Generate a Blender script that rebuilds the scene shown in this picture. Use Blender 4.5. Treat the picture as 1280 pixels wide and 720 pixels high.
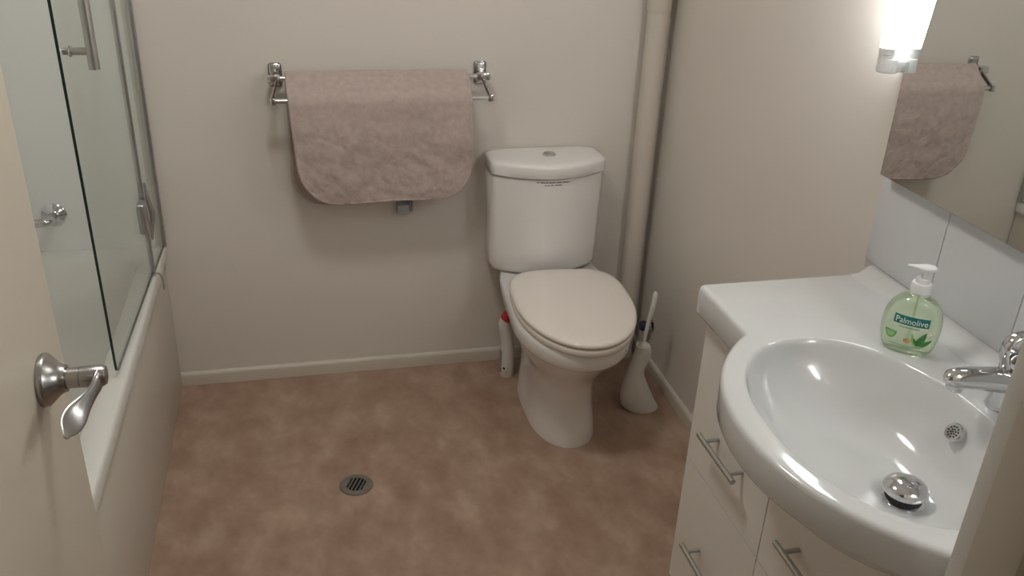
import bpy, bmesh, math, random
from mathutils import Vector, Matrix, noise
random.seed(7)
R = math.radians
sc = bpy.context.scene
for o in list(bpy.data.objects): bpy.data.objects.remove(o)

# ------------------------------------------------------------------ camera, world, exposure
FPX = 1111.64
RIGHT = Vector((0.97329221, -0.22622903, 0.03902189))
UP = Vector((0.06535934, 0.43601125, 0.89756468))
FWD = Vector((0.22006917, 0.87104226, -0.43915253))
CAM = Vector((0, 0, 1.66))
cd = bpy.data.cameras.new('camera'); cam = bpy.data.objects.new('camera', cd)
sc.collection.objects.link(cam)
cd.sensor_width = 36; cd.lens = FPX / 1280 * 36; cd.clip_start = 0.01
b = -FWD
cam.matrix_world = Matrix(((RIGHT.x, UP.x, b.x, CAM.x), (RIGHT.y, UP.y, b.y, CAM.y), (RIGHT.z, UP.z, b.z, CAM.z), (0, 0, 0, 1)))
sc.camera = cam
w = bpy.data.worlds.new('world'); sc.world = w; w.use_nodes = True
w.node_tree.nodes['Background'].inputs[0].default_value = (0.9, 0.92, 1.0, 1)
w.node_tree.nodes['Background'].inputs[1].default_value = 0.03
vs = sc.view_settings
vs.view_transform = 'Standard'; vs.look = 'None'; vs.gamma = 1; vs.exposure = 0.17; vs.use_curve_mapping = False
LAMP_STRENGTH = 26.0
CEILING_FILL_STRENGTH = 33.0
HALL_FILL_STRENGTH = 9.0

# ------------------------------------------------------------------ room measures (metres)
YB = 2.735      # back wall
XR = 1.174      # right wall
XL = -1.19      # wall behind the bath
YF = 0.40       # inner face of the door wall
YO = 0.28       # hall face of the door wall
HC = 2.40       # ceiling
JR, JL = 0.438, -0.322   # door opening

# ------------------------------------------------------------------ materials
def mat(name, col, rough=0.5, metal=0.0, spec=0.5, var=0.0, scale=20, bump=0.0, bscale=200, coat=0.0, **kw):
    m = bpy.data.materials.new(name); m.use_nodes = True
    nt = m.node_tree; p = nt.nodes['Principled BSDF']
    p.inputs['Base Color'].default_value = (*col, 1); p.inputs['Roughness'].default_value = rough
    p.inputs['Metallic'].default_value = metal; p.inputs['Specular IOR Level'].default_value = spec
    p.inputs['Coat Weight'].default_value = coat; p.inputs['Coat Roughness'].default_value = 0.06
    for k, v in kw.items(): p.inputs[k.replace('_', ' ')].default_value = v
    tc = nt.nodes.new('ShaderNodeTexCoord')
    if var:
        n = nt.nodes.new('ShaderNodeTexNoise'); n.inputs['Scale'].default_value = scale; n.inputs['Detail'].default_value = 5
        nt.links.new(tc.outputs['Object'], n.inputs['Vector'])
        r = nt.nodes.new('ShaderNodeValToRGB')
        r.color_ramp.elements[0].position = .3; r.color_ramp.elements[1].position = .7
        r.color_ramp.elements[0].color = (*[c * (1 - var) for c in col], 1)
        r.color_ramp.elements[1].color = (*[min(1, c * (1 + var)) for c in col], 1)
        nt.links.new(n.outputs['Fac'], r.inputs['Fac']); nt.links.new(r.outputs['Color'], p.inputs['Base Color'])
    if bump:
        n2 = nt.nodes.new('ShaderNodeTexNoise'); n2.inputs['Scale'].default_value = bscale; n2.inputs['Detail'].default_value = 4
        nt.links.new(tc.outputs['Object'], n2.inputs['Vector'])
        bp = nt.nodes.new('ShaderNodeBump'); bp.inputs['Strength'].default_value = bump; bp.inputs['Distance'].default_value = 0.004
        nt.links.new(n2.outputs['Fac'], bp.inputs['Height']); nt.links.new(bp.outputs['Normal'], p.inputs['Normal'])
    return m

M = {}
M['wall'] = mat('wall_paint', (.73, .675, .61), .6, var=.015, scale=3, bump=.06, bscale=120)
M['trim'] = mat('trim_paint', (.63, .575, .49), .4, var=.015, scale=4)
M['door'] = mat('door_paint', (.66, .60, .49), .42, var=.02, scale=3, bump=.03, bscale=60)
M['jamb'] = mat('jamb_paint', (.54, .48, .40), .45, var=.02, scale=6)
M['rebate'] = mat('rebate_pale', (.74, .72, .68), .4, var=.015, scale=6)  # paler than the jamb beside it
M['ceil'] = mat('ceiling_paint', (.82, .80, .77), .8, var=.01, scale=3)
M['lining'] = mat('shower_lining', (.93, .93, .91), .3, var=.01, scale=2)
M['ceramic'] = mat('ceramic', (.85, .82, .79), .12, var=.01, scale=3, coat=.4)
M['seat'] = mat('seat_plastic', (.86, .795, .725), .2, var=.01, scale=3, coat=.2)
M['basin'] = mat('basin_ceramic', (.68, .685, .675), .1, var=.008, scale=3, coat=.5)
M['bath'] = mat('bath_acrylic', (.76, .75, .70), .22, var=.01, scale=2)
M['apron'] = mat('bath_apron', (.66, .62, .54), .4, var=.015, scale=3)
M['cab'] = mat('cabinet_white', (.80, .77, .71), .3, var=.01, scale=3)
M['dark'] = mat('dark_gap', (.03, .028, .026), .8, var=.1)
M['tile'] = mat('white_tile', (.68, .69, .70), .18, var=.012, scale=4)
M['grout'] = mat('grout', (.55, .56, .56), .9, var=.05)
M['chrome'] = mat('chrome', (.66, .66, .67), .07, metal=1, var=.02, scale=8)
M['steel'] = mat('brushed_steel', (.50, .49, .47), .32, metal=1, var=.06, scale=60)
M['nickel'] = mat('satin_nickel', (.42, .41, .41), .27, metal=1, var=.06, scale=50)
M['alu'] = mat('aluminium', (.52, .52, .53), .35, metal=1, var=.05, scale=30)
M['mirror'] = mat('mirror_silver', (.80, .83, .81), .015, metal=1, var=.003, scale=1)
M['edge'] = mat('mirror_edge', (.10, .11, .11), .3, var=.1)
M['white'] = mat('white_plastic', (.80, .80, .79), .3, var=.01)
M['brush'] = mat('brush_plastic', (.78, .74, .68), .35, var=.02)
M['towel'] = None
M['red'] = mat('red_cap', (.55, .02, .03), .35, var=.08)
M['bottle'] = mat('cleaner_plastic', (.74, .70, .65), .35, var=.02)
M['grey'] = mat('grey_print', (.33, .31, .32), .5, var=.2, scale=150)
M['pipe'] = mat('pipe_paint', (.62, .56, .48), .35, var=.02, scale=5)
M['drain'] = mat('drain_metal', (.25, .225, .20), .5, metal=.5, var=.1, scale=60)
M['black'] = mat('black_hole', (.006, .006, .006), .9, var=.1)
M['blue'] = mat('dark_blue_plastic', (.02, .025, .06), .35, var=.1)
M['ink'] = mat('ink', (.06, .055, .055), .7, var=.1)
M['teal'] = mat('label_teal', (.0, .16, .15), .4, var=.05)
M['lwhite'] = mat('label_white', (.85, .88, .82), .4, var=.01)
M['leaf'] = mat('label_leaf', (.05, .24, .06), .4, var=.25, scale=90)
M['leaf2'] = mat('label_leaf_pale', (.30, .55, .20), .4, var=.1, scale=90)
M['orange'] = mat('label_orange', (.62, .28, .09), .4, var=.2, scale=150)
M['gtext'] = mat('label_green_print', (.12, .33, .16), .5, var=.1)
M['petal'] = mat('label_petal', (.80, .74, .62), .5, var=.1)
M['clear'] = mat('clear_plastic', (.80, .80, .84), .2, var=.02, Transmission_Weight=.45, IOR=1.3)
M['gel'] = mat('green_gel_soap', (.76, .88, .66), .08, var=.03, scale=25, Transmission_Weight=.75, IOR=1.36, coat=.5)
M['glassedge'] = mat('glass_edge', (.004, .022, .016), .15, var=.05)
M['seal'] = mat('screen_seal', (.45, .45, .44), .3, var=.03, Transmission_Weight=.4)

def emis(name, col, s):
    m = bpy.data.materials.new(name); m.use_nodes = True; nt = m.node_tree
    p = nt.nodes['Principled BSDF']; p.inputs['Base Color'].default_value = (.9, .9, .9, 1); p.inputs['Roughness'].default_value = .3
    n = nt.nodes.new('ShaderNodeTexNoise'); n.inputs['Scale'].default_value = 6
    r = nt.nodes.new('ShaderNodeValToRGB'); r.color_ramp.elements[0].color = (*[c * .97 for c in col], 1); r.color_ramp.elements[1].color = (*col, 1)
    nt.links.new(n.outputs['Fac'], r.inputs['Fac']); nt.links.new(r.outputs['Color'], p.inputs['Emission Color'])
    p.inputs['Emission Strength'].default_value = s
    return m
M['lamp'] = emis('lamp_glass_lit', (.94, .975, 1.0), LAMP_STRENGTH)
M['ceilfill'] = emis('ceiling_fill_lit', (1.0, .98, .94), CEILING_FILL_STRENGTH)
M['hall'] = emis('hall_fill_lit', (1.0, .93, .82), HALL_FILL_STRENGTH)

def glass_mat():
    m = bpy.data.materials.new('screen_glass'); m.use_nodes = True; nt = m.node_tree; nt.nodes.remove(nt.nodes['Principled BSDF'])
    out = nt.nodes['Material Output']
    t = nt.nodes.new('ShaderNodeBsdfTransparent'); g = nt.nodes.new('ShaderNodeBsdfGlossy'); mx = nt.nodes.new('ShaderNodeMixShader')
    n = nt.nodes.new('ShaderNodeTexNoise'); n.inputs['Scale'].default_value = 2
    r = nt.nodes.new('ShaderNodeValToRGB'); r.color_ramp.elements[0].color = (.95, .97, .955, 1); r.color_ramp.elements[1].color = (.96, .975, .96, 1)
    nt.links.new(n.outputs['Fac'], r.inputs['Fac']); nt.links.new(r.outputs['Color'], t.inputs['Color'])
    g.inputs['Roughness'].default_value = .02; g.inputs['Color'].default_value = (.9, .95, .93, 1)
    lw = nt.nodes.new('ShaderNodeLayerWeight'); lw.inputs['Blend'].default_value = .5
    pw = nt.nodes.new('ShaderNodeMath'); pw.operation = 'POWER'; pw.inputs[1].default_value = 5
    ma = nt.nodes.new('ShaderNodeMath'); ma.operation = 'MULTIPLY_ADD'; ma.inputs[1].default_value = .7; ma.inputs[2].default_value = .03
    nt.links.new(lw.outputs['Facing'], pw.inputs[0]); nt.links.new(pw.outputs[0], ma.inputs[0]); nt.links.new(ma.outputs[0], mx.inputs[0]); nt.links.new(t.outputs[0], mx.inputs[1]); nt.links.new(g.outputs[0], mx.inputs[2])
    nt.links.new(mx.outputs[0], out.inputs['Surface'])
    return m
M['glass'] = glass_mat()

def floor_mat():
    m = bpy.data.materials.new('mottled_vinyl'); m.use_nodes = True; nt = m.node_tree; p = nt.nodes['Principled BSDF']
    tc = nt.nodes.new('ShaderNodeTexCoord'); mp = nt.nodes.new('ShaderNodeMapping'); mp.inputs['Rotation'].default_value = (0, 0, .5); mp.inputs['Scale'].default_value = (1.5, 1, 1)
    nt.links.new(tc.outputs['Object'], mp.inputs['Vector'])
    def nz(scale, detail, rough, dist):
        n = nt.nodes.new('ShaderNodeTexNoise'); n.inputs['Scale'].default_value = scale; n.inputs['Detail'].default_value = detail
        n.inputs['Roughness'].default_value = rough; n.inputs['Distortion'].default_value = dist
        nt.links.new(mp.outputs['Vector'], n.inputs['Vector']); return n
    a = nz(7.5, 7, .6, .12); r = nt.nodes.new('ShaderNodeValToRGB')
    e = r.color_ramp.elements
    e[0].position = .30; e[0].color = (.275, .160, .108, 1)
    e[1].position = .72; e[1].color = (.53, .385, .29, 1)
    x = e.new(.5); x.color = (.385, .255, .185, 1)
    nt.links.new(a.outputs['Fac'], r.inputs['Fac'])
    b2 = nz(26, 5, .7, .3); r2 = nt.nodes.new('ShaderNodeValToRGB')
    r2.color_ramp.elements[0].position = .35; r2.color_ramp.elements[0].color = (.37, .265, .19, 1)
    r2.color_ramp.elements[1].position = .65; r2.color_ramp.elements[1].color = (.42, .285, .215, 1)
    nt.links.new(b2.outputs['Fac'], r2.inputs['Fac'])
    mx = nt.nodes.new('ShaderNodeMixRGB'); mx.inputs[0].default_value = .30
    nt.links.new(r.outputs['Color'], mx.inputs[1]); nt.links.new(r2.outputs['Color'], mx.inputs[2])
    nt.links.new(mx.outputs[0], p.inputs['Base Color'])
    p.inputs['Roughness'].default_value = .55; p.inputs['Specular IOR Level'].default_value = .3
    bp = nt.nodes.new('ShaderNodeBump'); bp.inputs['Strength'].default_value = .12; bp.inputs['Distance'].default_value = .002
    f = nz(180, 3, .6, 0); nt.links.new(f.outputs['Fac'], bp.inputs['Height']); nt.links.new(bp.outputs['Normal'], p.inputs['Normal'])
    return m
M['floor'] = floor_mat()

def towel_mat():
    m = mat('terry_towel', (.54, .43, .39), .95, spec=.1, var=.10, scale=55)
    nt = m.node_tree; p = nt.nodes['Principled BSDF']; tc = [n for n in nt.nodes if n.type == 'TEX_COORD'][0]
    p.inputs['Sheen Weight'].default_value = .25; p.inputs['Sheen Roughness'].default_value = .5
    n1 = nt.nodes.new('ShaderNodeTexNoise'); n1.inputs['Scale'].default_value = 420; n1.inputs['Detail'].default_value = 3
    n2 = nt.nodes.new('ShaderNodeTexNoise'); n2.inputs['Scale'].default_value = 45; n2.inputs['Detail'].default_value = 6; n2.inputs['Roughness'].default_value = .7
    for n in (n1, n2): nt.links.new(tc.outputs['Object'], n.inputs['Vector'])
    b1 = nt.nodes.new('ShaderNodeBump'); b1.inputs['Strength'].default_value = .7; b1.inputs['Distance'].default_value = .004
    b2 = nt.nodes.new('ShaderNodeBump'); b2.inputs['Strength'].default_value = .35; b2.inputs['Distance'].default_value = .008
    nt.links.new(n2.outputs['Fac'], b2.inputs['Height']); nt.links.new(n1.outputs['Fac'], b1.inputs['Height'])
    nt.links.new(b2.outputs['Normal'], b1.inputs['Normal']); nt.links.new(b1.outputs['Normal'], p.inputs['Normal'])
    return m
M['towel'] = towel_mat()

# ------------------------------------------------------------------ helpers
ORG = {}
def tag(o, label, cat, group=None):
    o['label'] = label; o['category'] = cat
    if group: o['group'] = group
    return o
def struct(o):
    o['kind'] = 'structure'; return o
def thing(name, loc, label, cat, group=None):
    o = bpy.data.objects.new(name, None); o.empty_display_size = .05
    sc.collection.objects.link(o); o.location = loc; ORG[o.name] = Vector(loc)
    return tag(o, label, cat, group)
class MB:
    def __init__(s): s.v = []; s.f = []
    def add(s, verts, faces):
        k = len(s.v); s.v += [tuple(p) for p in verts]; s.f += [tuple(i + k for i in f) for f in faces]; return s
    def box(s, lo, hi, bev=0, seg=2, rot=None, piv=None):
        bm = bmesh.new(); bmesh.ops.create_cube(bm, size=1)
        c = [(a + d) / 2 for a, d in zip(lo, hi)]; sz = [abs(d - a) for a, d in zip(lo, hi)]
        for q in bm.verts: q.co = Vector((q.co.x * sz[0] + c[0], q.co.y * sz[1] + c[1], q.co.z * sz[2] + c[2]))
        if bev: bmesh.ops.bevel(bm, geom=bm.edges[:], offset=bev, segments=seg, affect='EDGES', profile=.5)
        if rot is not None:
            pv = Vector(piv if piv else c)
            for q in bm.verts: q.co = rot @ (q.co - pv) + pv
        bm.verts.index_update()
        s.add([q.co[:] for q in bm.verts], [[q.index for q in f.verts] for f in bm.faces]); bm.free(); return s
    def loft(s, rings, cap0=True, cap1=True):
        n = len(rings[0]); vs_ = [p for r_ in rings for p in r_]; fs = []
        for i in range(len(rings) - 1):
            for j in range(n):
                fs.append((i * n + j, i * n + (j + 1) % n, (i + 1) * n + (j + 1) % n, (i + 1) * n + j))
        if cap0: fs.append(tuple(range(n - 1, -1, -1)))
        if cap1: fs.append(tuple((len(rings) - 1) * n + j for j in range(n)))
        return s.add(vs_, fs)
    def tube(s, pts, rad, seg=16, flat=None, up=Vector((0, 0, 1))):
        pts = [Vector(p) for p in pts]; rings = []
        prevn = None
        for i, p in enumerate(pts):
            t = (pts[min(i + 1, len(pts) - 1)] - pts[max(i - 1, 0)]).normalized()
            if prevn is None:
                a = up if abs(t.dot(up)) < .95 else Vector((1, 0, 0))
                n_ = (a - t * a.dot(t)).normalized()
            else: n_ = (prevn - t * prevn.dot(t)).normalized()
            prevn = n_; b_ = t.cross(n_)
            r_ = rad[i] if isinstance(rad, list) else rad
            if isinstance(r_, (list, tuple)): ra, rb = r_
            else: ra = rb = r_
            rings.append([p + n_ * ra * math.cos(2 * math.pi * k / seg) + b_ * rb * math.sin(2 * math.pi * k / seg) for k in range(seg)])
        return s.loft(rings)
    def lathe(s, prof, org=(0, 0, 0), axis=(0, 0, 1), seg=40, cap0=True, cap1=True):
        ax = Vector(axis).normalized(); q = Vector((0, 0, 1)).rotation_difference(ax).to_matrix(); o_ = Vector(org); rings = []
        for r_, z in prof:
            rings.append([o_ + q @ Vector((r_ * math.cos(2 * math.pi * k / seg), r_ * math.sin(2 * math.pi * k / seg), z)) for k in range(seg)])
        return s.loft(rings, cap0, cap1)
    def build(s, name, m, parent=None, smooth=True, angle=40, org=None, mats=None, mi=None):
        if parent is not None: O = ORG[parent.name]
        elif org is not None: O = Vector(org)
        else:
            xs = [p[0] for p in s.v]; ys = [p[1] for p in s.v]; zs = [p[2] for p in s.v]
            O = Vector(((min(xs) + max(xs)) / 2, (min(ys) + max(ys)) / 2, min(zs)))
        me = bpy.data.meshes.new(name)
        me.from_pydata([tuple(Vector(p) - O) for p in s.v], [], s.f)
        bm = bmesh.new(); bm.from_mesh(me)
        bmesh.ops.remove_doubles(bm, verts=bm.verts, dist=1e-6)
        bmesh.ops.recalc_face_normals(bm, faces=bm.faces)
        if smooth:
            for f_ in bm.faces: f_.smooth = True
            for e in bm.edges:
                if len(e.link_faces) == 2 and e.calc_face_angle(0) > R(angle): e.smooth = False
        bm.to_mesh(me); bm.free()
        me.materials.append(M[m])
        if mats:
            for k in mats: me.materials.append(M[k])
            for f_ in me.polygons: f_.material_index = mi(f_, O)
        o = bpy.data.objects.new(name, me); sc.collection.objects.link(o)
        if parent is not None: o.parent = parent
        else: o.location = O
        ORG[o.name] = O
        return o
def box(name, lo, hi, m, parent=None, bev=0, **k):
    return MB().box(lo, hi, bev).build(name, m, parent, **k)
def cyl(name, a, b_, r_, m, parent=None, seg=24):
    return MB().tube([a, b_], r_, seg).build(name, m, parent)
def bez(p0, p1, p2, p3, n):
    out = []
    for i in range(n + 1):
        t = i / n; out.append(Vector(p0) * (1 - t) ** 3 + Vector(p1) * 3 * t * (1 - t) ** 2 + Vector(p2) * 3 * t * t * (1 - t) + Vector(p3) * t ** 3)
    return out
def interp(tab, x):
    for (a, va), (c, vc) in zip(tab, tab[1:]):
        if x <= c:
            t = max(0, (x - a) / (c - a)); return va + (vc - va) * t
    return tab[-1][1]
def smooth_tab(tab, x):   # catmull-rom over a table of (x, value)
    n = len(tab)
    for i in range(n - 1):
        if x <= tab[i + 1][0] or i == n - 2:
            x0, v1 = tab[i]; x1, v2 = tab[i + 1]
            v0 = tab[max(i - 1, 0)][1]; v3 = tab[min(i + 2, n - 1)][1]
            t = min(1, max(0, (x - x0) / (x1 - x0)))
            return .5 * (2 * v1 + (v2 - v0) * t + (2 * v0 - 5 * v1 + 4 * v2 - v3) * t * t + (3 * v1 - v0 - 3 * v2 + v3) * t ** 3)

# ------------------------------------------------------------------ the room
YH = -1.25   # hall wall behind the photographer
fl = struct(box('floor', (XL - .1, YH - .1, -.1), (XR + .1, YB + .1, 0), 'floor'))
wb = struct(box('wall_back', (XL - .1, YB, 0), (XR + .1, YB + .1, HC), 'wall'))
wr = struct(box('wall_right', (XR, YF, 0), (XR + .1, YB, HC), 'wall'))
struct(box('wall_left', (XL - .1, YO, 0), (XL, YB, HC), 'lining'))
struct(box('ceiling', (XL - .1, YH - .1, HC), (XR + .1, YB + .1, HC + .1), 'ceil'))
wf = MB().box((JR + .02, YO, 0), (XR + .1, YF, HC)).box((XL, YO, 0), (JL - .02, YF, HC)).box((JL - .02, YO, 2.06), (JR + .02, YF, HC))
struct(wf.build('wall_front', 'wall', smooth=False))
struct(box('wall_bath_end', (XL, YF, 0), (-.455, 1.04, HC), 'wall'))
struct(MB().box((XL - .1, YH - .1, 0), (XR + .1, YH, HC)).build('wall_hall_back', 'wall', smooth=False))
struct(MB().box((XL - .1, YH, 0), (XL, YO, HC)).build('wall_hall_left', 'wall', smooth=False))
struct(MB().box((XR, YH, 0), (XR + .1, YF, HC)).build('wall_hall_right', 'wall', smooth=False))
# shower lining on the back wall above the bath
box('shower_lining', (XL, YB - .004, .50), (-.462, YB, 2.1), 'lining', wb, bev=.001)

def skirting(name, a, b_, inward):
    # profile: (offset from wall, height)
    prof = [(0, 0), (.012, 0), (.012, .036), (.010, .043), (.005, .047), (0, .048)]
    a = Vector(a); b_ = Vector(b_); n_ = Vector(inward)
    rings = [[p + n_ * d + Vector((0, 0, z)) for d, z in prof] for p in (a, b_)]
    return struct(MB().loft(rings).build(name, 'trim', angle=50))
skirting('baseboard_back', (-.455, YB, 0), (XR, YB, 0), (0, -1, 0))
skirting('baseboard_right', (XR, 1.51, 0), (XR, YB - .0125, 0), (-1, 0, 0))

# door frame
fr = MB().box((JR, YO - .004, 0), (JR + .02, YF + .004, 2.06), .004)
fr.box((JR - .008, .345, 0), (JR + .002, .385, 2.06), .002)
trim1 = struct(fr.build('trim_1', 'jamb'))
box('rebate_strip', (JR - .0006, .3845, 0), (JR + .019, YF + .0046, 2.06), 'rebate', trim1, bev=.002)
fl_ = MB().box((JL - .02, YO - .004, 0), (JL, YF + .004, 2.06), .004)
fl_.box((JL - .002, .325, 0), (JL + .012, .362, 2.06), .003)
struct(fl_.build('trim_2', 'jamb'))
struct(MB().box((JL, YO - .004, 2.04), (JR, YF + .004, 2.06), .004).build('trim_3', 'jamb'))

# the open door, hinged on the left jamb, and its lever handle
door = bpy.data.objects.new('door_1', None); sc.collection.objects.link(door)
door.location = (-.353, .405, 0); ORG['door_1'] = Vector(door.location); struct(door)
DX = -.335
box('door_leaf', (DX - .036, .408, .008), (DX, 1.155, 2.035), 'door', door, bev=.003)
for z in (.25, 1.0, 1.8):
    MB().lathe([(.007, 0), (.007, .09)], (DX + .006, .404, z), seg=12).build('hinge', 'steel', door)
hy, hz = 1.052, 1.045
lev = MB().lathe([(.0325, 0), (.034, .003), (.034, .007), (.0325, .009), (.027, .0145), (.0205, .021), (.0178, .026), (.0172, .029)], (DX, hy, hz), (1, 0, 0), 48).build('handle_rose', 'nickel', door)
MB().lathe([(.0135, .027), (.0135, .044), (.0128, .0445), (.0128, .0455), (.0138, .046), (.0138, .071), (.0115, .075), (0.004, .0765)], (DX, hy, hz), (1, 0, 0), 40).build('spindle', 'nickel', door)
pts = bez((DX + .066, hy + .004, hz + .001), (DX + .072, hy - .035, hz - .004), (DX + .040, hy - .045, hz - .022), (DX + .046, hy - .110, hz - .016), 24)
wid = [(.0, .0128), (.15, .0125), (.35, .0098), (.52, .0115), (.70, .0152), (.86, .0128), (1, .003)]
thk = [(.0, .0065), (.2, .0045), (.4, .0032), (.7, .0024), (1, .0012)]
rings = []
for i, p in enumerate(pts):
    t = i / 24; d = (pts[min(i + 1, 24)] - pts[max(i - 1, 0)]).normalized()
    roll = R(interp([(0, 0), (.3, 8), (.7, 38), (1, 42)], t))
    side = d.cross(Vector((0, 0, 1))).normalized(); upv = side.cross(d)
    wv = upv * math.cos(roll) + side * math.sin(roll); tv = d.cross(wv)
    a, c = smooth_tab(wid, t), interp(thk, t)
    rings.append([p + wv * a * math.cos(q) + tv * c * math.sin(q) for q in [2 * math.pi * k / 20 for k in range(20)]])
MB().loft(rings).build('lever', 'nickel', door)

# ------------------------------------------------------------------ bath
BX, BZ = -.434, .515
bath = thing('bathtub', (-.81, 1.89, 0), 'white acrylic bathtub with a flat apron panel along the floor', 'bathtub')
def rr(x0, x1, y0, y1, z, r_, n=6):
    out = []
    for cx, cy, a0 in ((x1 - r_, y1 - r_, 0), (x0 + r_, y1 - r_, 90), (x0 + r_, y0 + r_, 180), (x1 - r_, y0 + r_, 270)):
        for k in range(n + 1):
            a = R(a0 + 90 * k / n); out.append(Vector((cx + r_ * math.cos(a), cy + r_ * math.sin(a), z)))
    return out
x0, x1, y0, y1 = XL + .002, BX, 1.042, YB - .005
rg = [rr(x0, x1 + 0, y0, y1, BZ - .040, .004), rr(x0, x1, y0, y1, BZ - .010, .004), rr(x0, x1 - .004, y0, y1, BZ - .002, .006), rr(x0, x1 - .010, y0, y1, BZ, .008)]
rg += [rr(x0 + .05, x1 - .062, y0 + .07, y1 - .055, BZ - .004, .07), rr(x0 + .06, x1 - .072, y0 + .08, y1 - .065, BZ - .018, .075),
       rr(x0 + .085, x1 - .095, y0 + .15, y1 - .10, BZ - .2, .09), rr(x0 + .12, x1 - .13, y0 + .24, y1 - .16, BZ - .36, .10), rr(x0 + .17, x1 - .18, y0 + .32, y1 - .23, BZ - .40, .10)]
MB().loft(rg, False, True).build('tub', 'bath', bath, angle=60)
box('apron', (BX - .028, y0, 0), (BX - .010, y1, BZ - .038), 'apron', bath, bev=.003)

# glass bath screen: fixed leaf at the wall and a hinged leaf with a bar handle
SX = -.447
scr = thing('bath_screen', (SX, 2.35, BZ), 'frameless folding glass bath screen with a steel bar handle', 'shower screen')
scr.rotation_euler = (0, 0, -.023)
def pane(name, ya, yb_, zb, zt, rc):
    n = 6; out = []
    for cy, cz, a0, r_ in ((ya, zb, 180, rc), (yb_, zb, 270, .002), (yb_, zt, 0, .002), (ya, zt, 90, .002)):
        sy = 1 if cy == ya else -1; sz = 1 if cz == zb else -1
        for k in range(n + 1):
            a = R(a0 + 90 * k / n); out.append((cy + sy * r_ + r_ * math.cos(a), cz + sz * r_ + r_ * math.sin(a)))
    ring = lambda x, ins: [Vector((x, y, z)) for y, z in out]
    mb = MB().loft([ring(SX - .003, 0), ring(SX + .003, 0)])
    return mb.build(name, 'glass', scr, angle=30, mats=['glassedge'], mi=lambda f_, O: 0 if abs(f_.normal.x) > .5 else 1)
pane('hinged_pane', 1.940, 2.503, BZ + .012, 1.93, .018)
pane('fixed_pane', 2.511, YB - .018, BZ + .004, 1.93, .002)
box('joint_profile', (SX - .007, 2.502, BZ + .002), (SX + .007, 2.512, 1.93), 'alu', scr, bev=.003)
box('wall_channel', (SX - .007, YB - .020, BZ - .001), (SX + .008, YB - .0044, 1.95), 'alu', scr, bev=.002)
for hzz in (.71, 1.70):
    h = MB().box((SX - .008, 2.448, hzz - .045), (SX + .014, 2.497, hzz + .045), .007, 3)
    h.build('hinge', 'alu', scr)
    MB().tube([(SX + .010, 2.516, hzz - .085), (SX + .013, 2.516, hzz - .05), (SX + .021, 2.514, hzz - .005), (SX + .013, 2.516, hzz + .04), (SX + .010, 2.516, hzz + .085)], [.003, .006, .009, .006, .003], 14).build('hinge_barrel', 'alu', scr)
MB().tube(bez((SX + .006, 2.505, BZ + .008), (SX + .018, 2.505, BZ + .010), (SX + .024, 2.515, BZ - .005), (SX + .024, 2.505, BZ - .045), 10), [(.0025, .004)] * 11, 10).build('drip_seal', 'alu', scr)
hb = MB().tube([(-.390, 1.963, 1.232), (-.390, 1.963, 1.70)], .0108, 24).build('handle_bar', 'steel', scr)
for z in (1.268, 1.664):
    MB().tube([(SX + .003, 1.963, z), (-.390, 1.963, z)], .0075, 20).build('handle_post', 'steel', scr)
    MB().lathe([(.009, 0), (.0115, .002), (.0115, .005), (.009, .007)], (SX + .013, 1.963, z), (1, 0, 0), 24).build('handle_collar', 'chrome', scr)

# grab rail over the bath
gx, gz = -.735, .632
gr = thing('grab_rail', (-.95, YB - .004, gz), 'chrome grab rail on the shower lining above the bath', 'grab rail')
for gxx in (gx, -1.13):
    MB().lathe([(.036, 0), (.036, .004), (.030, .010), (.018, .014), (.0135, .02)], (gxx, YB - .0035, gz), (0, -1, 0), 36).build('flange', 'chrome', gr)
p = [Vector((gx, YB - .010, gz)), Vector((gx, YB - .035, gz))] + bez((gx, YB - .042, gz), (gx, YB - .062, gz), (gx - .008, YB - .070, gz), (gx - .03, YB - .070, gz), 8)
q = [Vector((-1.13 - (v.x - gx) * 1, v.y, v.z)) for v in p]
MB().tube(p + q[::-1], .0125, 20).build('rail', 'chrome', gr)

# ------------------------------------------------------------------ vent pipe in the corner
pp = thing('soil_pipe', (1.112, YB - .048, 0), 'cream painted pipe running up the corner behind the toilet', 'pipe')
MB().lathe([(.0345, 0), (.0345, 1.245)], (1.112, YB - .048, 0), seg=40).build('lower_pipe', 'pipe', pp)
MB().lathe([(.0345, 1.236), (.0375, 1.2365), (.0382, 1.239), (.0382, 2.398)], (1.112, YB - .048, 0), seg=40).build('upper_pipe', 'pipe', pp)

# ------------------------------------------------------------------ towel rail and towel
tr = thing('towel_rail', (.25, YB, 1.0), 'chrome double towel rail fixed to the back wall', 'towel rail')
B1Y, B1Z, B2Y, B2Z = 2.682, 1.042, 2.622, .990
for x in (-.062, .556):
    s = -1 if x < 0 else 1
    pl = MB().box((x - .019, YB - .010, B1Z - .034), (x + .019, YB, B1Z + .036), .008, 4).build('wall_plate', 'chrome', tr, angle=60)
    MB().box((x - .012, YB - .013, B1Z + .014), (x + .012, YB - .009, B1Z + .028), .002).build('plate_badge', 'steel', pl)
    MB().box((x - .012 + s * .004, B1Y - .012, B1Z - .012), (x + .012 + s * .004, YB - .008, B1Z + .010), .003).build('arm', 'chrome', tr)
    MB().box((x - .020 + s * .002, B1Y - .013, B1Z - .012), (x + .018 + s * .004, B1Y + .012, B1Z + .011), .003).build('upper_socket', 'chrome', tr)
    MB().tube([(x - s * .004, B1Y - .006, B1Z - .006), (x + s * .012, B2Y + .004, B2Z + .004)], (.0035, .009), 12, up=Vector((0, 1, 1))).build('link_arm', 'chrome', tr)
    MB().box((x - .006 + s * .012, B2Y - .011, B2Z - .011), (x + .010 + s * .012, B2Y + .011, B2Z + .011), .003).build('lower_socket', 'chrome', tr)
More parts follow.
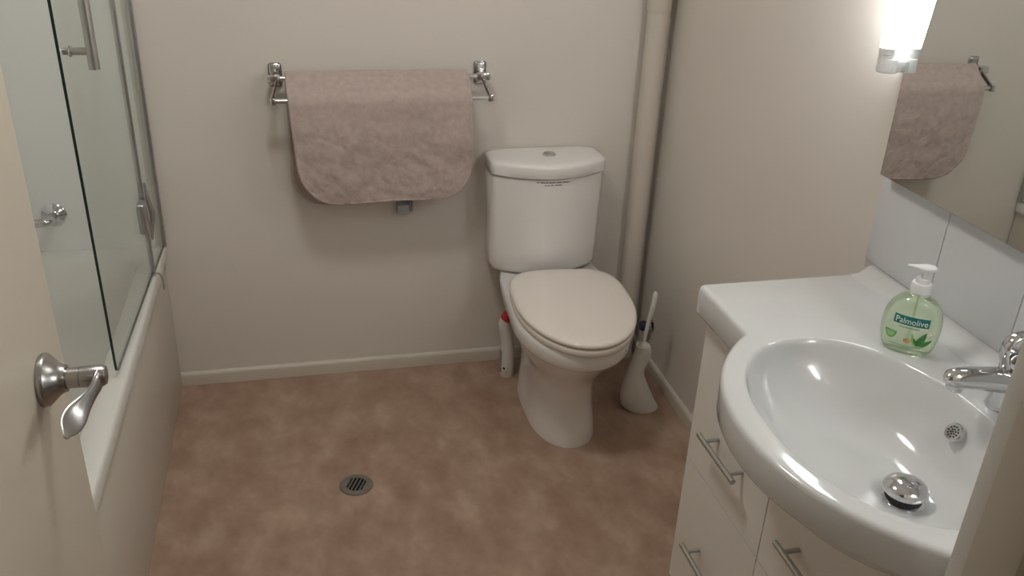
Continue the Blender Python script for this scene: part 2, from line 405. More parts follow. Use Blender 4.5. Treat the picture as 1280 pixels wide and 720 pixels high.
cyl('upper_bar', (-.062, B1Y, B1Z), (.556, B1Y, B1Z), .0075, 'chrome', tr)
cyl('lower_bar', (-.072, B2Y, B2Z), (.566, B2Y, B2Z), .0075, 'chrome', tr)

def make_towel():
    # path in (y, z): back hem -> over upper bar -> over lower bar -> front hem
    path = [(2.706, .650), (2.708, .75), (2.708, .90), (2.703, 1.02)]
    for k in range(7):
        a = R(20 + 25 * k); path.append((B1Y + .0165 * math.cos(a), B1Z + .0165 * math.sin(a)))
    path += [(2.655, 1.040), (2.628, 1.014), (2.609, 1.000), (2.603, .985), (2.601, .95), (2.599, .85), (2.600, .75), (2.603, .682)]
    P = [Vector((0, y, z)) for y, z in path]
    L = [0]
    for a, c in zip(P, P[1:]): L.append(L[-1] + (c - a).length)
    tot = L[-1]; NS, NU = 150, 110
    def at(s):
        for i in range(len(L) - 1):
            if s <= L[i + 1] + 1e-9: return P[i].lerp(P[i + 1], (s - L[i]) / (L[i + 1] - L[i]))
        return P[-1].copy()
    stop = L[7]
    vs_, fs = [], []
    for i in range(NS + 1):
        s = tot * i / NS; c = at(s)
        d0, d1 = s, tot - s
        front = s > stop
        rc = .115 if front else .10
        d = d1 if front else d0
        cut = rc - math.sqrt(max(0, rc * rc - (rc - d) ** 2)) if d < rc else 0
        if front:
            drop = (s - stop) / (tot - stop)
            xl = -.029 + .028 * drop ** 1.3; xr = .503 + .006 * drop
        else:
            drop = (stop - s) / stop
            xl = -.029 - .002 * drop; xr = .500 + .0 * drop
        for j in range(NU + 1):
            u = j / NU; x = xl + cut * .92 + (xr - xl - 2 * cut * .92) * u
            y, z = c.y, c.z
            nf = min(1, max(0, (drop - .15) / .4))
            wv = noise.noise(Vector((x * 7 + 3, z * 9, 1.7 if front else 9))) * .010 + noise.noise(Vector((x * 24, z * 22, 4.2))) * .0055 + noise.noise(Vector((x * 50 + z * 30, z * 50, 2.2))) * .0024
            if front:
                y += wv * nf - .006 * nf
                z += (.006 * math.sin((u - .1) * 3.0) - .004) * nf * (1 - u * .2)
            else: y += max(-.004, min(.008, wv * .5)) * nf; z += -.008 * nf * (1 - u)
            vs_.append((x, y, z))
    for i in range(NS):
        for j in range(NU):
            a = i * (NU + 1) + j; fs.append((a, a + 1, a + NU + 2, a + NU + 1))
    o = MB().add(vs_, fs).build('bath_towel', 'towel', angle=80)
    md = o.modifiers.new('thick', 'SOLIDIFY'); md.thickness = .010; md.offset = 0
    # rolled hem along the outline
    idx = [j for j in range(NU + 1)] + [i * (NU + 1) + NU for i in range(1, NS + 1)] + [NS * (NU + 1) + j for j in range(NU - 1, -1, -1)] + [i * (NU + 1) for i in range(NS - 1, 0, -1)]
    pts_ = [Vector(vs_[k]) for k in idx]
    keep = [pts_[0]]
    for p_ in pts_[1:]:
        if (p_ - keep[-1]).length > .006: keep.append(p_)
    keep.append(keep[0])
    MB().tube(keep, .0062, 8).build('hem', 'towel', o, angle=80)
    tag(o, 'beige terry bath towel with rounded corners draped over the rail', 'towel')
    return o
make_towel()

# small clear plastic hook on the wall under the towel
hk = thing('wall_hook', (.31, YB, .60), 'small clear plastic hook stuck to the wall under the towel', 'hook')
MB().box((.288, YB - .006, .588), (.338, YB, .640), .003, 3).build('backplate', 'clear', hk)
MB().box((.290, YB - .040, .592), (.328, YB - .032, .626), .004, 3).build('front_lip', 'clear', hk)
MB().box((.294, YB - .036, .590), (.322, YB - .004, .600), .003, 2).build('hook_arm', 'clear', hk)
for x in (.331, .337): MB().box((x, YB - .030, .598), (x + .0035, YB - .004, .632), .001, 2).build('side_rib', 'clear', hk)

# ------------------------------------------------------------------ toilet
TX = .770
toi = thing('toilet', (TX, 2.45, 0), 'white close coupled toilet with the lid closed', 'toilet')
def dring(z, xc, hw, yf, ybk, yw, ef=2.0, eb=3.2, rot=0, n=72, piv=2.45):
    """closed outline: widest at yw, elliptic front to yf, squarer back to ybk"""
    out = []
    for k in range(n):
        t = 2 * math.pi * k / n; c, s = math.cos(t), math.sin(t)
        if s < 0: e = ef; ly = yw - yf
        else: e = eb; ly = ybk - yw
        x = hw * math.copysign(abs(c) ** (2 / e), c); y = ly * math.copysign(abs(s) ** (2 / e), s)
        px_, py_ = x, yw + y - piv
        cr, sr = math.cos(rot), math.sin(rot)
        out.append(Vector((xc + px_ * cr - py_ * sr, piv + px_ * sr + py_ * cr, z)))
    return out
ROT = R(-3.0)
pan = [dring(0, TX - .003, .106, 2.157, 2.585, 2.35, 2.2, 4),
       dring(.012, TX - .003, .106, 2.156, 2.587, 2.35, 2.2, 4),
       dring(.05, TX - .003, .101, 2.164, 2.585, 2.35, 2.2, 4),
       dring(.12, TX - .003, .096, 2.172, 2.585, 2.36, 2.2, 4, ROT * .2),
       dring(.19, TX - .003, .097, 2.172, 2.590, 2.36, 2.2, 3.6, ROT * .4),
       dring(.225, TX - .001, .106, 2.158, 2.60, 2.35, 2.1, 3.4, ROT * .6),
       dring(.26, TX, .125, 2.130, 2.62, 2.33, 2.05, 3.2, ROT * .8),
       dring(.30, TX + .002, .147, 2.092, 2.655, 2.31, 2.0, 3.2, ROT),
       dring(.335, TX + .004, .161, 2.060, 2.68, 2.305, 2.0, 3.4, ROT),
       dring(.346, TX + .006, .165, 2.050, 2.69, 2.305, 2.0, 3.6, ROT),
       dring(.350, TX + .006, .174, 2.036, 2.70, 2.30, 2.0, 4, ROT),
       dring(.360, TX + .006, .178, 2.029, 2.705, 2.30, 2.0, 4.4, ROT),
       dring(.385, TX + .006, .180, 2.026, 2.708, 2.30, 2.0, 4.6, ROT),
       dring(.402, TX + .006, .179, 2.029, 2.708, 2.30, 2.0, 4.6, ROT),
       dring(.4075, TX + .006, .174, 2.036, 2.703, 2.30, 2.0, 4.6, ROT)]
panob = MB().loft(pan).build('pan', 'ceramic', toi, angle=50)
for sx in (-1, 1):
    MB().lathe([(.0, .0), (.009, .0), (.009, .004), (.005, .007), (.0, .0075)], (TX - .003 + sx * .094, 2.34, .055), (sx, 0, .1), 18).build('bolt_cap', 'steel', panob)
sring = lambda z, g, rt=ROT: dring(z, TX + .013, .183 - g, 2.010 + g, 2.518 - g, 2.31, 2.05, 3.5, R(-3.4))
MB().loft([sring(.408, .010), sring(.4095, .006), sring(.414, .003), sring(.428, .002), sring(.4315, .005), sring(.4325, .010)]).build('seat', 'seat', toi, angle=50)
MB().loft([sring(.4345, .012), sring(.4355, .005), sring(.439, .0008), sring(.445, .0), sring(.4495, .003), sring(.4525, .009), sring(.4545, .020), sring(.4560, .05), sring(.4568, .10), sring(.457, .16)]).build('lid', 'seat', toi, angle=50)
for sx in (-.075, .075):
    MB().lathe([(.012, -.02), (.012, .02)], (TX + sx + .01, 2.521, .428), (1, 0, 0), 18).build('lid_hinge', 'seat', toi)
# cistern: flat back, bowed front
def cring(z, hw, yf, bow, ybk=YB - .010, rc=.03, n=14, x=None):
    xc = TX - .006 if x is None else x; out = []
    front = []
    for k in range(n + 1):
        u = -1 + 2 * k / n; front.append((u * (hw - rc * .55), yf + bow * u * u))
    cornerR = [(hw - rc * .10, yf + bow + rc * .35), (hw, yf + bow + rc * 1.2)]
    back = [(hw, ybk - .02), (hw - .006, ybk - .004), (hw - .02, ybk), (-hw + .02, ybk), (-hw + .006, ybk - .004), (-hw, ybk - .02)]
    cornerL = [(-hw, yf + bow + rc * 1.2), (-hw + rc * .10, yf + bow + rc * .35)]
    return [Vector((xc + a, c, z)) for a, c in front + cornerR + back + cornerL]
cis = [cring(.4072, .160, 2.575, .045), cring(.420, .173, 2.556, .050), cring(.436, .1805, 2.549, .053), cring(.50, .182, 2.547, .055), cring(.60, .184, 2.545, .057), cring(.743, .187, 2.542, .060), cring(.7445, .1855, 2.544, .060), cring(.745, .182, 2.549, .060), cring(.752, .182, 2.549, .060)]
MB().loft(cis).build('cistern', 'ceramic', toi, angle=50)
lidr = [cring(z, .1905 - d, 2.533 + d, .062) for z, d in ((.7488, .006), (.7495, .0025), (.752, .0), (.780, .0), (.7865, .0012), (.7905, .0045), (.793, .011), (.7945, .025), (.795, .07))]
cl = MB().loft(lidr).build('cistern_lid', 'ceramic', toi, angle=50)
bt = MB().lathe([(.022, .793), (.022, .798), (.019, .8005), (.0165, .801)], (TX + .002, 2.645, 0), seg=36).build('flush_button', 'chrome', toi)
MB().lathe([(.0155, .8008), (.0155, .8025), (.012, .8035), (.0, .8038)], (TX + .002, 2.645, 0), seg=30).build('button_insert', 'steel', bt)
# two printed lines on the cistern front (too small to read)
pr = MB()
for row, (z, words) in enumerate(((.7355, [.008, .026, .020, .018, .024]), (.7275, [.018, .010, .026]))):
    tot = sum(words) + .003 * (len(words) - 1); x = TX - .010 - tot / 2 + .003
    for wd_ in words:
        xx = x
        while xx < x + wd_ - .0012:
            ww = random.uniform(.0013, .0022); hh = random.choice((.0022, .0022, .0034)) * (1 if row == 0 else .85)
            yy = 2.5418 + .06 * ((xx - (TX - .006)) / .17) ** 2
            pr.box((xx, yy - .0004, z), (xx + ww * .72, yy + .001, z + hh)); xx += ww
        x += wd_ + .003
pr.build('printed_line', 'ink', toi, smooth=False)

# stop valve with dark blue knob, on the right wall behind the toilet
va = thing('stop_valve', (XR, 2.585, .17), 'dark blue knobbed stop valve low on the wall behind the toilet', 'valve')
MB().lathe([(.022, 0), (.022, .004), (.010, .008), (.009, .03)], (XR, 2.585, .172), (-1, 0, 0), 24).build('wall_flange', 'chrome', va)
MB().lathe([(.009, .02), (.016, .022), (.019, .03), (.019, .040), (.015, .046), (.0, .047)], (XR, 2.585, .172), (-1, 0, 0), 14).build('knob', 'blue', va, angle=20)

# toilet brush in its holder
tb = thing('toilet_brush', (1.045, 2.345, 0), 'white toilet brush standing in a flared plastic holder', 'toilet brush')
Lt = [(0, 1.000), (.012, .988), (.048, .982), (.095, .988), (.149, 1.000), (.2, 1.012), (.238, 1.018)]
Rt = [(0, 1.117), (.012, 1.109), (.036, 1.096), (.092, 1.070), (.134, 1.054), (.165, 1.056), (.188, 1.069), (.212, 1.071), (.238, 1.064)]
rings = []
for k in range(41):
    z = .238 * k / 40; a, c = smooth_tab(Lt, z), smooth_tab(Rt, z)
    hx = (c - a) / 2; hyy = interp([(0, .046), (.05, .046), (.149, .030), (.2, .026), (.238, .023)], z)
    rings.append([Vector(((a + c) / 2 + hx * math.cos(t), 2.345 + hyy * math.sin(t), z)) for t in [2 * math.pi * i / 36 for i in range(36)]])
MB().loft(rings).build('holder', 'brush', tb)
MB().lathe([(.016, 0), (.017, .004), (.010, .010), (.007, .014)], (1.042, 2.345, .236), (.08, 0, 1), 24).build('collar', 'brush', tb)
MB().tube([(1.041, 2.345, .235), (1.049, 2.345, .32), (1.058, 2.345, .37), (1.062, 2.345, .41), (1.0625, 2.345, .425), (1.0625, 2.345, .431)], [.0055, .0065, .0085, .009, .007, .002], 16).build('handle', 'brush', tb)

# toilet cleaner bottle
cb = thing('cleaner_bottle', (.652, 2.615, 0), 'white toilet cleaner bottle with an angled red cap beside the toilet', 'bottle')
spine = [(0, .655, .0235), (.006, .655, .0255), (.05, .655, .0255), (.11, .654, .024), (.15, .650, .0215), (.185, .643, .0215), (.205, .639, .0205), (.222, .640, .0165), (.232, .643, .013)]
rings = []
for z, x, r_ in spine:
    tilt = interp([(0, 0), (.18, 0), (.232, .35)], z)
    rings.append([Vector((x + r_ * math.cos(t), 2.615 + r_ * .95 * math.sin(t), z - tilt * r_ * math.cos(t) * .9)) for t in [2 * math.pi * i / 28 for i in range(28)]])
MB().loft(rings).build('body', 'bottle', cb)
MB().lathe([(.0185, -.003), (.0195, .001), (.0185, .016), (.014, .027), (.006, .031), (0, .0315)], (.643, 2.612, .228), (.42, -.1, 1), 24).build('cap', 'red', cb)
MB().box((.6275, 2.604, .018), (.634, 2.626, .105), .004, 3).build('label_patch', 'grey', cb)
MB().lathe([(.012, 0), (.012, .0016)], (.640, 2.5945, .04), (-.75, -.66, 0), 24).build('round_emblem', 'petal', cb)
MB().lathe([(.005, 0), (.005, .0024)], (.640, 2.5945, .04), (-.75, -.66, 0), 16).build('emblem_dot', 'ink', cb)

# ------------------------------------------------------------------ floor drain
dr = thing('floor_drain', (.091, 2.095, 0), 'round grey slotted drain grate set in the vinyl floor', 'drain')
MB().lathe([(.030, .0005), (.030, .004), (.040, .0048), (.046, .0040), (.0485, .0005)], (.091, 2.095, 0), seg=48, cap0=False, cap1=False).build('rim', 'drain', dr)
MB().lathe([(.0305, .0002), (.0305, .0005)], (.091, 2.095, 0), seg=32).build('pit', 'black', dr)
ang = math.atan2(.0408, .0188); dv = Vector((math.cos(ang), math.sin(ang), 0)); nv = Vector((-dv.y, dv.x, 0)); dc = Vector((.091, 2.095, 0))
rm = Matrix.Rotation(ang, 3, 'Z')
for k in range(6):
    off = -.0275 + .011 * k; hl = math.sqrt(max(0, .0315 ** 2 - off * off))
    c = dc + nv * off; wd_ = .0019 if k not in (0, 5) else .0040
    MB().box((c.x - hl, c.y - wd_, .0005), (c.x + hl, c.y + wd_, .0042), .0006, 1, rm).build('grate_bar', 'drain', dr)

# ------------------------------------------------------------------ vanity: cabinet, basin, tap
VY0, VY1, VZ, VX = .50, 1.51, .88, .775
cab = thing('vanity_cabinet', (.98, 1.0, 0), 'white vanity cabinet with drawers and steel bar handles', 'cabinet')
CX = .802
carc = MB().box((CX + .019, VY0 + .012, .09), (XR - .002, VY0 + .030, .809)).box((CX + .019, VY1 - .030, .09), (XR - .002, VY1 - .012, .809))
carc.box((CX + .019, VY0 + .03, .09), (XR - .002, VY1 - .03, .108)).box((XR - .012, VY0 + .03, .1), (XR - .002, VY1 - .03, .80))
for y in (.832, 1.168): carc.box((CX + .019, y - .008, .10), (XR - .02, y + .008, .70))
carc.build('carcass', 'cab', cab, smooth=False)
box('kickboard', (CX + .06, VY0 + .02, 0), (CX + .076, VY1 - .02, .095), 'cab', cab)
cols = [(VY1 - .012, 1.1635), (1.1605, .8265), (.8235, VY0 + .012)]
for ya, yb_ in cols:
    for zb, zt, hz_ in ((.455, .812, .583), (.10, .452, .285)):
        top = []
        for k in range(33):
            y = ya + (yb_ - ya) * k / 32; sv = ((.052 / .183) ** 2.15 + (abs(y - 1.005) / .257) ** 2.15) ** (1 / 2.15)
            top.append((y, min(zt, interp([(0, .7215), (.3, .7225), (.6, .7285), (.85, .7505), (.98, .7755), (1.06, .7925), (1.15, .803)], sv) + .0015) if zt > .7 else zt))
        outl = [(ya, zb), (yb_, zb)] + [(y, z) for y, z in top[::-1]]
        d = MB().loft([[Vector((CX + .0015, y, z)) for y, z in outl], [Vector((CX + .018, y, z)) for y, z in outl]]).build('drawer_front', 'cab', cab, smooth=False)
        yc = (ya + yb_) / 2 - .012 if ya > 1.4 else (ya + yb_) / 2 - .005
        h = MB().tube([(CX - .032, yc + .080, hz_), (CX - .032, yc - .080, hz_)], .006, 20)
        for s in (-1, 1): h.tube([(CX - .032, yc + s * .055, hz_), (CX + .001, yc + s * .055, hz_)], .0045, 14)
        h.build('handle', 'steel', d)

def make_basin():
    bas = thing('washbasin', (.95, 1.0, VZ), 'white ceramic vanity basin with a bowed front and round bowl', 'basin')
    CR, CXX, CY = .371, 1.0, 1.005
    hwn = math.sqrt(CR * CR - (CXX - VX) ** 2)
    yn = CY + hwn
    bc = Vector((.86, CY, 0))
    # outline from the far back corner along the far end, the front, the near end
    ol = []
    def seg(a, c, n):
        for k in range(n): ol.append((a[0] + (c[0] - a[0]) * k / n, a[1] + (c[1] - a[1]) * k / n))
    rc = .014; rn = .016
    xb = XR - .001
    seg((xb, CY), (xb, VY1), 20); seg((xb, VY1), (VX + rc, VY1), 16)
    for k in range(6): a = R(90 + 90 * k / 6); ol.append((VX + rc + rc * math.cos(a), VY1 - rc + rc * math.sin(a)))
    seg((VX, VY1 - rc), (VX, yn + .005), 10)
    a0 = math.atan2(yn - CY, VX - CXX); a1 = 2 * math.pi - a0
    da = .008 / CR
    # tight concave turn from the straight edge into the bow
    p0 = Vector((VX, yn + .005)); p2 = Vector((CXX + CR * math.cos(a0 + da), CY + CR * math.sin(a0 + da))); p1 = Vector((VX, yn))
    for k in range(5): t = k / 5; qv = p0 * (1 - t) ** 2 + p1 * 2 * t * (1 - t) + p2 * t * t; ol.append((qv.x, qv.y))
    N = 90
    for k in range(N): a = a0 + da + (a1 - a0 - 2 * da) * k / N; ol.append((CXX + CR * math.cos(a), CY + CR * math.sin(a)))
    half = [(x, 2 * CY - y) for x, y in ol if y > CY + hwn - 1e-6 and x < 1.16]
    p2b = Vector((p2.x, 2 * CY - p2.y)); p1b = Vector((VX, CY - hwn)); p0b = Vector((VX, CY - hwn - .005))
    for k in range(6): t = k / 5; qv = p2b * (1 - t) ** 2 + p1b * 2 * t * (1 - t) + p0b * t * t; ol.append((qv.x, qv.y))
    yE = 2 * CY - VY1
    seg((VX, CY - hwn - .03), (VX, yE + rc), 9)
    for k in range(6): a = R(180 + 90 * k / 6); ol.append((VX + rc + rc * math.cos(a), yE + rc + rc * math.sin(a)))
    seg((VX + rc, yE), (xb, yE), 16); seg((xb, yE), (xb, CY), 20)
    n = len(ol)
    # inset normals
    def inset(d, z):
        out = []
        for i in range(n):
            a = Vector(ol[i - 1]); c = Vector(ol[(i + 1) % n]); t = (c - a).normalized(); nn = Vector((-t.y, t.x))
            p_ = Vector(ol[i]) + nn * d
            if ol[i][0] > xb - 1e-6: p_.x = xb
            out.append(Vector((p_.x, p_.y, z)))
        return out
    def bowl(s, z, shift=0.0, pl=Vector((.910, .962))):
        out = []
        c = Vector((bc.x, bc.y)).lerp(pl, shift)
        for x, y in ol:
            a = math.atan2(y - bc.y, x - bc.x); ca, sa = math.cos(a), math.sin(a)
            bx = .183 if ca < 0 else .178; by = .257
            e = 2.15
            rr_ = ((abs(ca) / bx) ** e + (abs(sa) / by) ** e) ** (-1 / e)
            out.append(Vector((c.x + rr_ * s * ca, c.y + rr_ * s * sa, z)))
        return out
    rings = [bowl(.12, .721, .9), bowl(.3, .722, .7), bowl(.6, .728, .35), bowl(.85, .750, .1), bowl(.98, .775), bowl(1.06, .792), inset(.02, .812), inset(.012, .814), inset(.003, .817), inset(0, .823), inset(0, .870), inset(.0015, .8755), inset(.0045, .879), inset(.009, VZ)]
    r_in = bowl(1.022, VZ - .0005); r_out = rings[-1]
    for t in (.35, .7): rings.append([a.lerp(c, t) for a, c in zip(r_out, r_in)])
    rings += [r_in, bowl(1.006, .8785), bowl(.993, .8745), bowl(.98, .867), bowl(.965, .856), bowl(.93, .836, .02), bowl(.87, .815, .08), bowl(.78, .790, .18), bowl(.66, .771, .32), bowl(.5, .758, .52), bowl(.34, .750, .72), bowl(.2, .746, .9), bowl(.1, .744, 1), bowl(.075, .738, 1)]
    MB().loft(rings, True, True).build('basin_top', 'basin', bas, angle=70)
    prof = [(xb, VZ - .004), (xb - .052, VZ - .004), (xb - .050, VZ + .001), (xb - .034, VZ + .006), (xb - .022, VZ + .016), (xb - .016, VZ + .022), (xb - .008, VZ + .0245), (xb, VZ + .025)]
    rg_ = []
    for y, f_ in ((VY1 - .001, .25), (VY1 - .006, .7), (VY1 - .016, 1.0), (2 * CY - VY1 + .016, 1), (2 * CY - VY1 + .002, .7)):
        rg_.append([Vector((x, y, VZ - .004 + (z - VZ + .004) * f_)) for x, z in prof])
    MB().loft(rg_).build('upstand', 'basin', bas, angle=50)
    # pop-up plug
    px_, py_ = .910, .962
    w_ = MB().lathe([(.0325, .743), (.0335, .747), (.030, .749), (.022, .750)], (px_, py_, 0), seg=44).build('waste_ring', 'chrome', bas)
    MB().lathe([(.029, .748), (.029, .764)], (px_, py_, 0), seg=32).build('plug_stem', 'dark', w_)
    MB().lathe([(.031, .7625), (.0350, .7635), (.0362, .766), (.0355, .770), (.031, .776), (.021, .7815), (.010, .784), (0, .7845)], (px_, py_, 0), seg=48).build('plug_cap', 'chrome', w_)
    # overflow rose on the back of the bowl
    oc = Vector((1.014, 1.005, .833)); on = Vector((-.80, 0, .60)).normalized()
    ov = MB().lathe([(.0165, -.004), (.0165, .003), (.0145, .0045), (.013, .0042)], oc, on, 32).build('overflow_rose', 'chrome', bas)
    qd = Vector((0, 0, 1)).rotation_difference(on).to_matrix()
    for rad_, cnt in ((0, 1), (.0045, 6), (.0092, 11)):
        for k in range(cnt):
            a = 2 * math.pi * k / cnt
            MB().lathe([(.00135, .0040), (.00135, .0048)], oc + qd @ Vector((rad_ * math.cos(a), rad_ * math.sin(a), 0)), on, 10).build('overflow_hole', 'black', ov)
    return bas
make_basin()

tp = thing('basin_mixer_tap', (1.085, 1.0, VZ), 'chrome single lever mixer tap on the back ledge of the basin', 'tap')
ty = 1.0
MB().lathe([(.026, -.003), (.027, .002), (.0255, .006), (.0235, .02), (.0225, .055), (.023, .075), (.0205, .082), (.012, .085)], (1.085, ty, VZ), seg=40).build('body', 'chrome', tp)
pts = bez((1.088, ty, .928), (1.05, ty, .936), (1.0, ty, .944), (.978, ty, .945), 14)
sr = [(.022 - .0055 * (i / 14), .0225 - .0065 * (i / 14)) for i in range(15)] 
pts2 = pts + [Vector((.971, ty, .944)), Vector((.966, ty, .941)), Vector((.964, ty, .938))]
sr += [(.0155, .015), (.011, .011), (.005, .005)]
MB().tube(pts2, sr, 24).build('spout', 'chrome', tp)
MB().lathe([(.0125, 0), (.013, .002), (.013, .014), (.011, .017), (.009, .0172)], (.983, ty, .940), (-.12, 0, -1), 30).build('aerator', 'chrome', tp)
pts = bez((1.083, ty, .960), (1.083, ty, .985), (1.079, ty, 1.000), (1.070, ty, 1.008), 6)
MB().lathe([(.0215, .080), (.0225, .084), (.0215, .094), (.017, .102), (.008, .106), (0, .1065)], (1.085, ty, VZ), seg=36).build('cap', 'chrome', tp)
# loop lever arching up over the cap
lp = bez((1.068, ty, .955), (1.050, ty, .985), (1.050, ty, 1.012), (1.085, ty, 1.014), 14) + bez((1.090, ty, 1.0142), (1.108, ty, 1.014), (1.122, ty, 1.010), (1.128, ty, 1.004), 5)
MB().tube(lp, [(.0045, .0105)] * (len(lp) - 1) + [(.002, .007)], 16, up=Vector((1, 0, 0))).build('lever', 'chrome', tp)
MB().tube([(1.092, ty, .970), (1.094, ty, .992), (1.100, ty, 1.012)], [(.007, .009), (.005, .009), (.004, .009)], 14, up=Vector((1, 0, 0))).build('lever_stem', 'chrome', tp)

# ------------------------------------------------------------------ wall tiles, mirror, lamps
TZ0, TZ1 = .905, 1.125
ty1 = 1.530
k = 0
while ty1 > .5:
    a = ty1 - .0012 - .2105
    box('tile', (XR - .006, max(a, .48), TZ0), (XR, ty1 - .0012, TZ1), 'tile', wr, bev=.0012)
    ty1 -= .2125
box('grout_bed', (XR - .003, .48, TZ0 - .02), (XR, 1.5285, TZ1 - .002), 'grout', wr)

MX = 1.139
mi = thing('wall_mirror', (1.155, 1.0, 1.105), 'frameless rectangular mirror on the wall above the basin', 'mirror')
box('backing', (MX + .004, .50, 1.107), (XR - .0055, 1.501, 1.85), 'white', mi)
MB().box((MX, .497, 1.104), (MX + .0045, 1.504, 1.853), .0008, 1).build('mirror_glass', 'mirror', mi, smooth=False, mats=['edge'], mi=lambda f_, O: 0 if f_.normal.x < -.9 else 1)

def lamp(y, label):
    lx = 1.111
    t = thing('wall_lamp', (lx, y, 1.305), label, 'lamp', 'lamps at the ends of the mirror')
    prof = [(.0120, 1.351), (.0140, 1.354), (.0155, 1.372), (.0178, 1.400), (.0200, 1.435), (.0218, 1.47), (.0226, 1.53), (.0218, 1.59), (.0200, 1.625), (.0178, 1.66), (.0155, 1.688), (.0140, 1.706), (.0120, 1.709)]
    MB().lathe(prof, (lx, y, 0), seg=40).build('glass_shade', 'lamp', t)
    for za, s in ((1.305, 1), (1.755, -1)):
        MB().lathe([(.0185, za), (.0205, za + s * .002), (.0205, za + s * .024), (.0195, za + s * .027), (.016, za + s * .028)], (lx + .008, y, 0), seg=36).build('end_cap', 'white', t)
        MB().lathe([(.0150, za + s * .026), (.0150, za + s * .034), (.0162, za + s * .035), (.0162, za + s * .047)], (lx + .002, y, 0), seg=32).build('collar', 'white', t)
        zz = sorted((za + s * .003, za + s * .024))
        box('bracket', (lx + .010, y - .0195, zz[0]), (XR, y + .0195, zz[1]), 'white', t, bev=.002)
    box('backplate', (XR - .014, y - .0185, 1.31), (XR, y + .0195, 1.75), 'white', t, bev=.003)
    return t
lamp(1.529, 'lit frosted wall lamp beside the mirror, towards the toilet')
lamp(.475, 'lit frosted wall lamp beside the mirror, towards the doorway')

# added fill light under the bathroom ceiling, raises the overall brightness
cl_ = thing('bathroom_fill_light', (.05, 1.65, HC - .10), 'added round fill light above the bathroom floor, out of view', 'lamp')
MB().lathe([(.17, HC - .03), (.17, HC)], (.05, 1.65, 0), seg=40).build('fill_base', 'white', cl_)
MB().lathe([(.0, HC - .085), (.07, HC - .08), (.125, HC - .065), (.152, HC - .045), (.16, HC - .03)], (.05, 1.65, 0), seg=40).build('fill_glass', 'ceilfill', cl_)

# added hall fill light, out of view, to brighten the door jamb
hl = thing('hall_fill_light', (.2, -.55, HC - .10), 'added round fill light in the hall outside the doorway, out of view', 'lamp')
MB().lathe([(.15, HC - .03), (.15, HC)], (.2, -.55, 0), seg=40).build('fill_base', 'white', hl)
MB().lathe([(.0, HC - .095), (.06, HC - .09), (.11, HC - .07), (.135, HC - .045), (.14, HC - .03)], (.2, -.55, 0), seg=40).build('fill_glass', 'hall', hl)

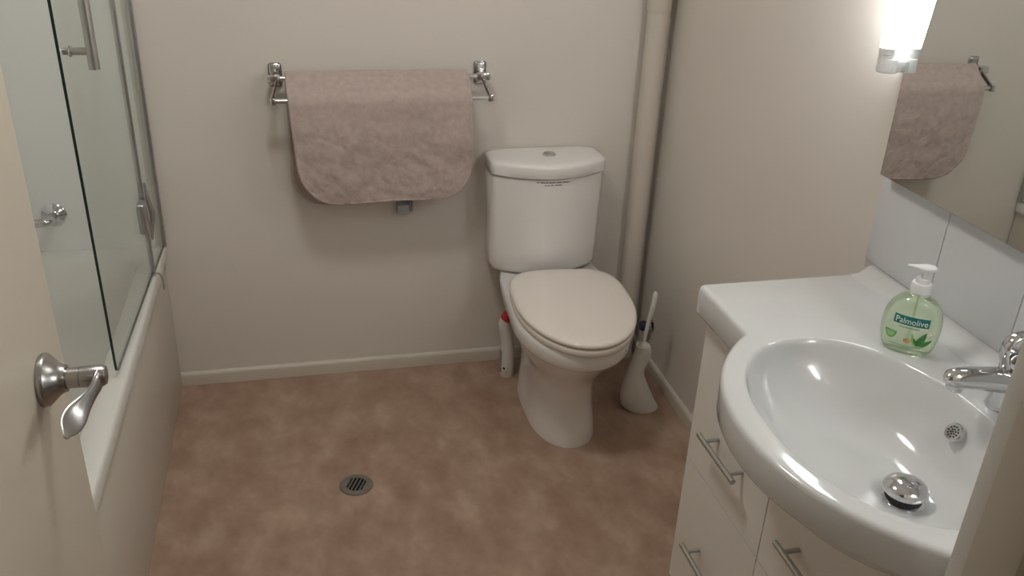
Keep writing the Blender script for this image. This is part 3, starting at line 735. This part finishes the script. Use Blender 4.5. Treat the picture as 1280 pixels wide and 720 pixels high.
# ------------------------------------------------------------------ soap dispenser
def make_soap():
    sx, sy, sz = 1.043, 1.198, VZ
    t = thing('soap_dispenser', (sx, sy, sz), 'clear pump bottle of green hand soap on the basin ledge', 'soap bottle')
    A = [(0, .038), (.003, .0410), (.010, .0445), (.030, .0485), (.054, .0500), (.075, .0475), (.092, .0405), (.102, .031), (.109, .020), (.1125, .0145), (.118, .0138)]
    face = math.atan2(-1.205, -1.052)            # the label looks at the room
    fw = Vector((math.cos(face), math.sin(face), 0)); sd = Vector((-fw.y, fw.x, 0))   # sd: reader's right
    bt_ = .62
    base = Vector((sx, sy, sz))
    def pt(s, z, off=0.0):
        a = smooth_tab(A, z); c = max(-.999, min(.999, s / a)); d = math.sqrt(1 - c * c) * a * bt_
        return base + sd * (s * (1 + off / a)) + fw * (d + off) + Vector((0, 0, z))
    rings = []
    for k in range(41):
        z = .118 * k / 40; a = smooth_tab(A, z)
        bq = bt_ + (1 - bt_) * max(0, (z - .09) / .028)
        rings.append([base + sd * (a * math.cos(q)) + fw * (a * bq * math.sin(q)) + Vector((0, 0, z)) for q in [2 * math.pi * i / 48 for i in range(48)]])
    body = MB().loft(rings).build('bottle', 'gel', t, angle=60)
    def grid(name, f, nu, nv_, m, off=.0006):
        v = [pt(*f(i / nu, j / nv_), off) for i in range(nu + 1) for j in range(nv_ + 1)]
        fs = [(i * (nv_ + 1) + j, (i + 1) * (nv_ + 1) + j, (i + 1) * (nv_ + 1) + j + 1, i * (nv_ + 1) + j + 1) for i in range(nu) for j in range(nv_)]
        return MB().add(v, fs).build(name, m, body)
    # brand band
    bw = .0290
    grid('brand_band', lambda u, v: (-bw + 2 * bw * u, .0600 + .0165 * v), 24, 4, 'teal')
    cu = bpy.data.curves.new('word', 'FONT'); cu.body = 'Palmolive'; cu.size = .0155; cu.align_x = 'CENTER'; cu.resolution_u = 3
    tmp = bpy.data.objects.new('word', cu); sc.collection.objects.link(tmp)
    bpy.context.view_layer.update()
    me = tmp.evaluated_get(bpy.context.evaluated_depsgraph_get()).to_mesh()
    v = [(q.co.x, q.co.y) for q in me.vertices]; f = [tuple(p_.vertices) for p_ in me.polygons]
    mxw = max(abs(a) for a, _ in v); kx = .0262 / mxw
    MB().add([pt(a * kx, .0630 + c * 1.0, .0011) for a, c in v], f).build('brand_word', 'lwhite', body, smooth=False)
    tmp.to_mesh_clear(); bpy.data.objects.remove(tmp)
    # small printed lines
    def dashes(z, s0, s1, h, m, name):
        mb = MB(); s = s0
        while s < s1:
            l = random.uniform(.0012, .0032); e = min(s + l, s1)
            mb.add([pt(s, z, .0007), pt(e, z, .0007), pt(e, z + h, .0007), pt(s, z + h, .0007)], [(0, 1, 2, 3)]); s = e + .0009
        mb.build(name, m, body, smooth=False)
    dashes(.0545, -.018, .016, .0022, 'gtext', 'small_print')
    dashes(.0180, -.026, .022, .0015, 'gtext', 'small_print')
    dashes(.0145, -.014, .010, .0013, 'gtext', 'small_print')
    def blob(name, cx, cz, rx, rz, m, off, n=20, a0=0, a1=2 * math.pi):
        c = [pt(cx, cz, off)] + [pt(cx + rx * math.cos(a0 + (a1 - a0) * k / n), cz + rz * math.sin(a0 + (a1 - a0) * k / n), off) for k in range(n + 1)]
        MB().add(c, [(0, k, k + 1) for k in range(1, n + 1)]).build(name, m, body, smooth=False)
    blob('cup_print', -.029, .0430, .0098, .0150, 'gtext', .0007, a0=math.pi, a1=2 * math.pi)
    blob('cup_print', -.029, .0415, .0080, .0110, 'leaf2', .0010, a0=math.pi, a1=2 * math.pi)
    def leaf(x0, z0, x1, z1, w_, m, off):
        dx, dz = x1 - x0, z1 - z0; L = math.hypot(dx, dz); nx, nz_ = -dz / L, dx / L; n = 10; up_, dn = [], []
        for k in range(n + 1):
            tt = k / n; ww = w_ * math.sin(math.pi * tt ** .8); bx = x0 + dx * tt; bz = z0 + dz * tt
            up_.append(pt(bx + nx * ww, bz + nz_ * ww, off)); dn.append(pt(bx - nx * ww, bz - nz_ * ww, off))
        MB().add(up_ + dn, [(k, k + 1, n + 2 + k, n + 1 + k) for k in range(n)]).build('leaf_print', m, body, smooth=False)
    leaf(.012, .022, .004, .050, .0030, 'leaf2', .0006); leaf(.016, .022, .028, .052, .0060, 'leaf', .0009); leaf(.020, .022, .039, .037, .0042, 'leaf', .0012)
    leaf(.018, .022, .008, .040, .0026, 'leaf', .0011); leaf(.010, .0225, .030, .021, .0016, 'leaf2', .0013)
    blob('flower_print', -.0005, .0300, .0062, .0042, 'orange', .0009)
    blob('flower_print', .0325, .0490, .0042, .0034, 'petal', .0014); blob('flower_print', .014, .0520, .0036, .0028, 'petal', .0010)
    # pump
    col = MB().lathe([(.0155, .108), (.0172, .109), (.0175, .124), (.0160, .127), (.0120, .128), (.0120, .134), (.0105, .136), (.0055, .1365)], base + Vector((0, 0, .006)), seg=36).build('pump_collar', 'white', t)
    MB().lathe([(.0050, .135), (.0050, .152)], base + Vector((0, 0, .006)), seg=20).build('pump_stem', 'white', t)
    MB().lathe([(.0018, .012), (.0018, .11)], base, seg=10).build('dip_tube', 'gel', t)
    nd = Vector((-.93, .36, 0)).normalized(); ns = Vector((-nd.y, nd.x, 0)); rings = []
    prof = [(-.0190, .001, .001, 0), (-.0180, .006, .003, 0), (-.013, .0110, .0050, 0), (-.004, .0135, .0062, 0), (.005, .0122, .0058, 0), (.013, .0085, .0045, .0005), (.021, .0050, .0032, .0015), (.028, .0032, .0024, .0025), (.031, .0020, .0016, .003)]
    for d, wv, hv, dz in prof:
        rings.append([base + nd * d + ns * (wv * math.cos(q)) + Vector((0, 0, .1605 + dz + hv * math.sin(q))) for q in [2 * math.pi * i / 24 for i in range(24)]])
    MB().loft(rings).build('pump_head', 'white', t, angle=60)
make_soap()
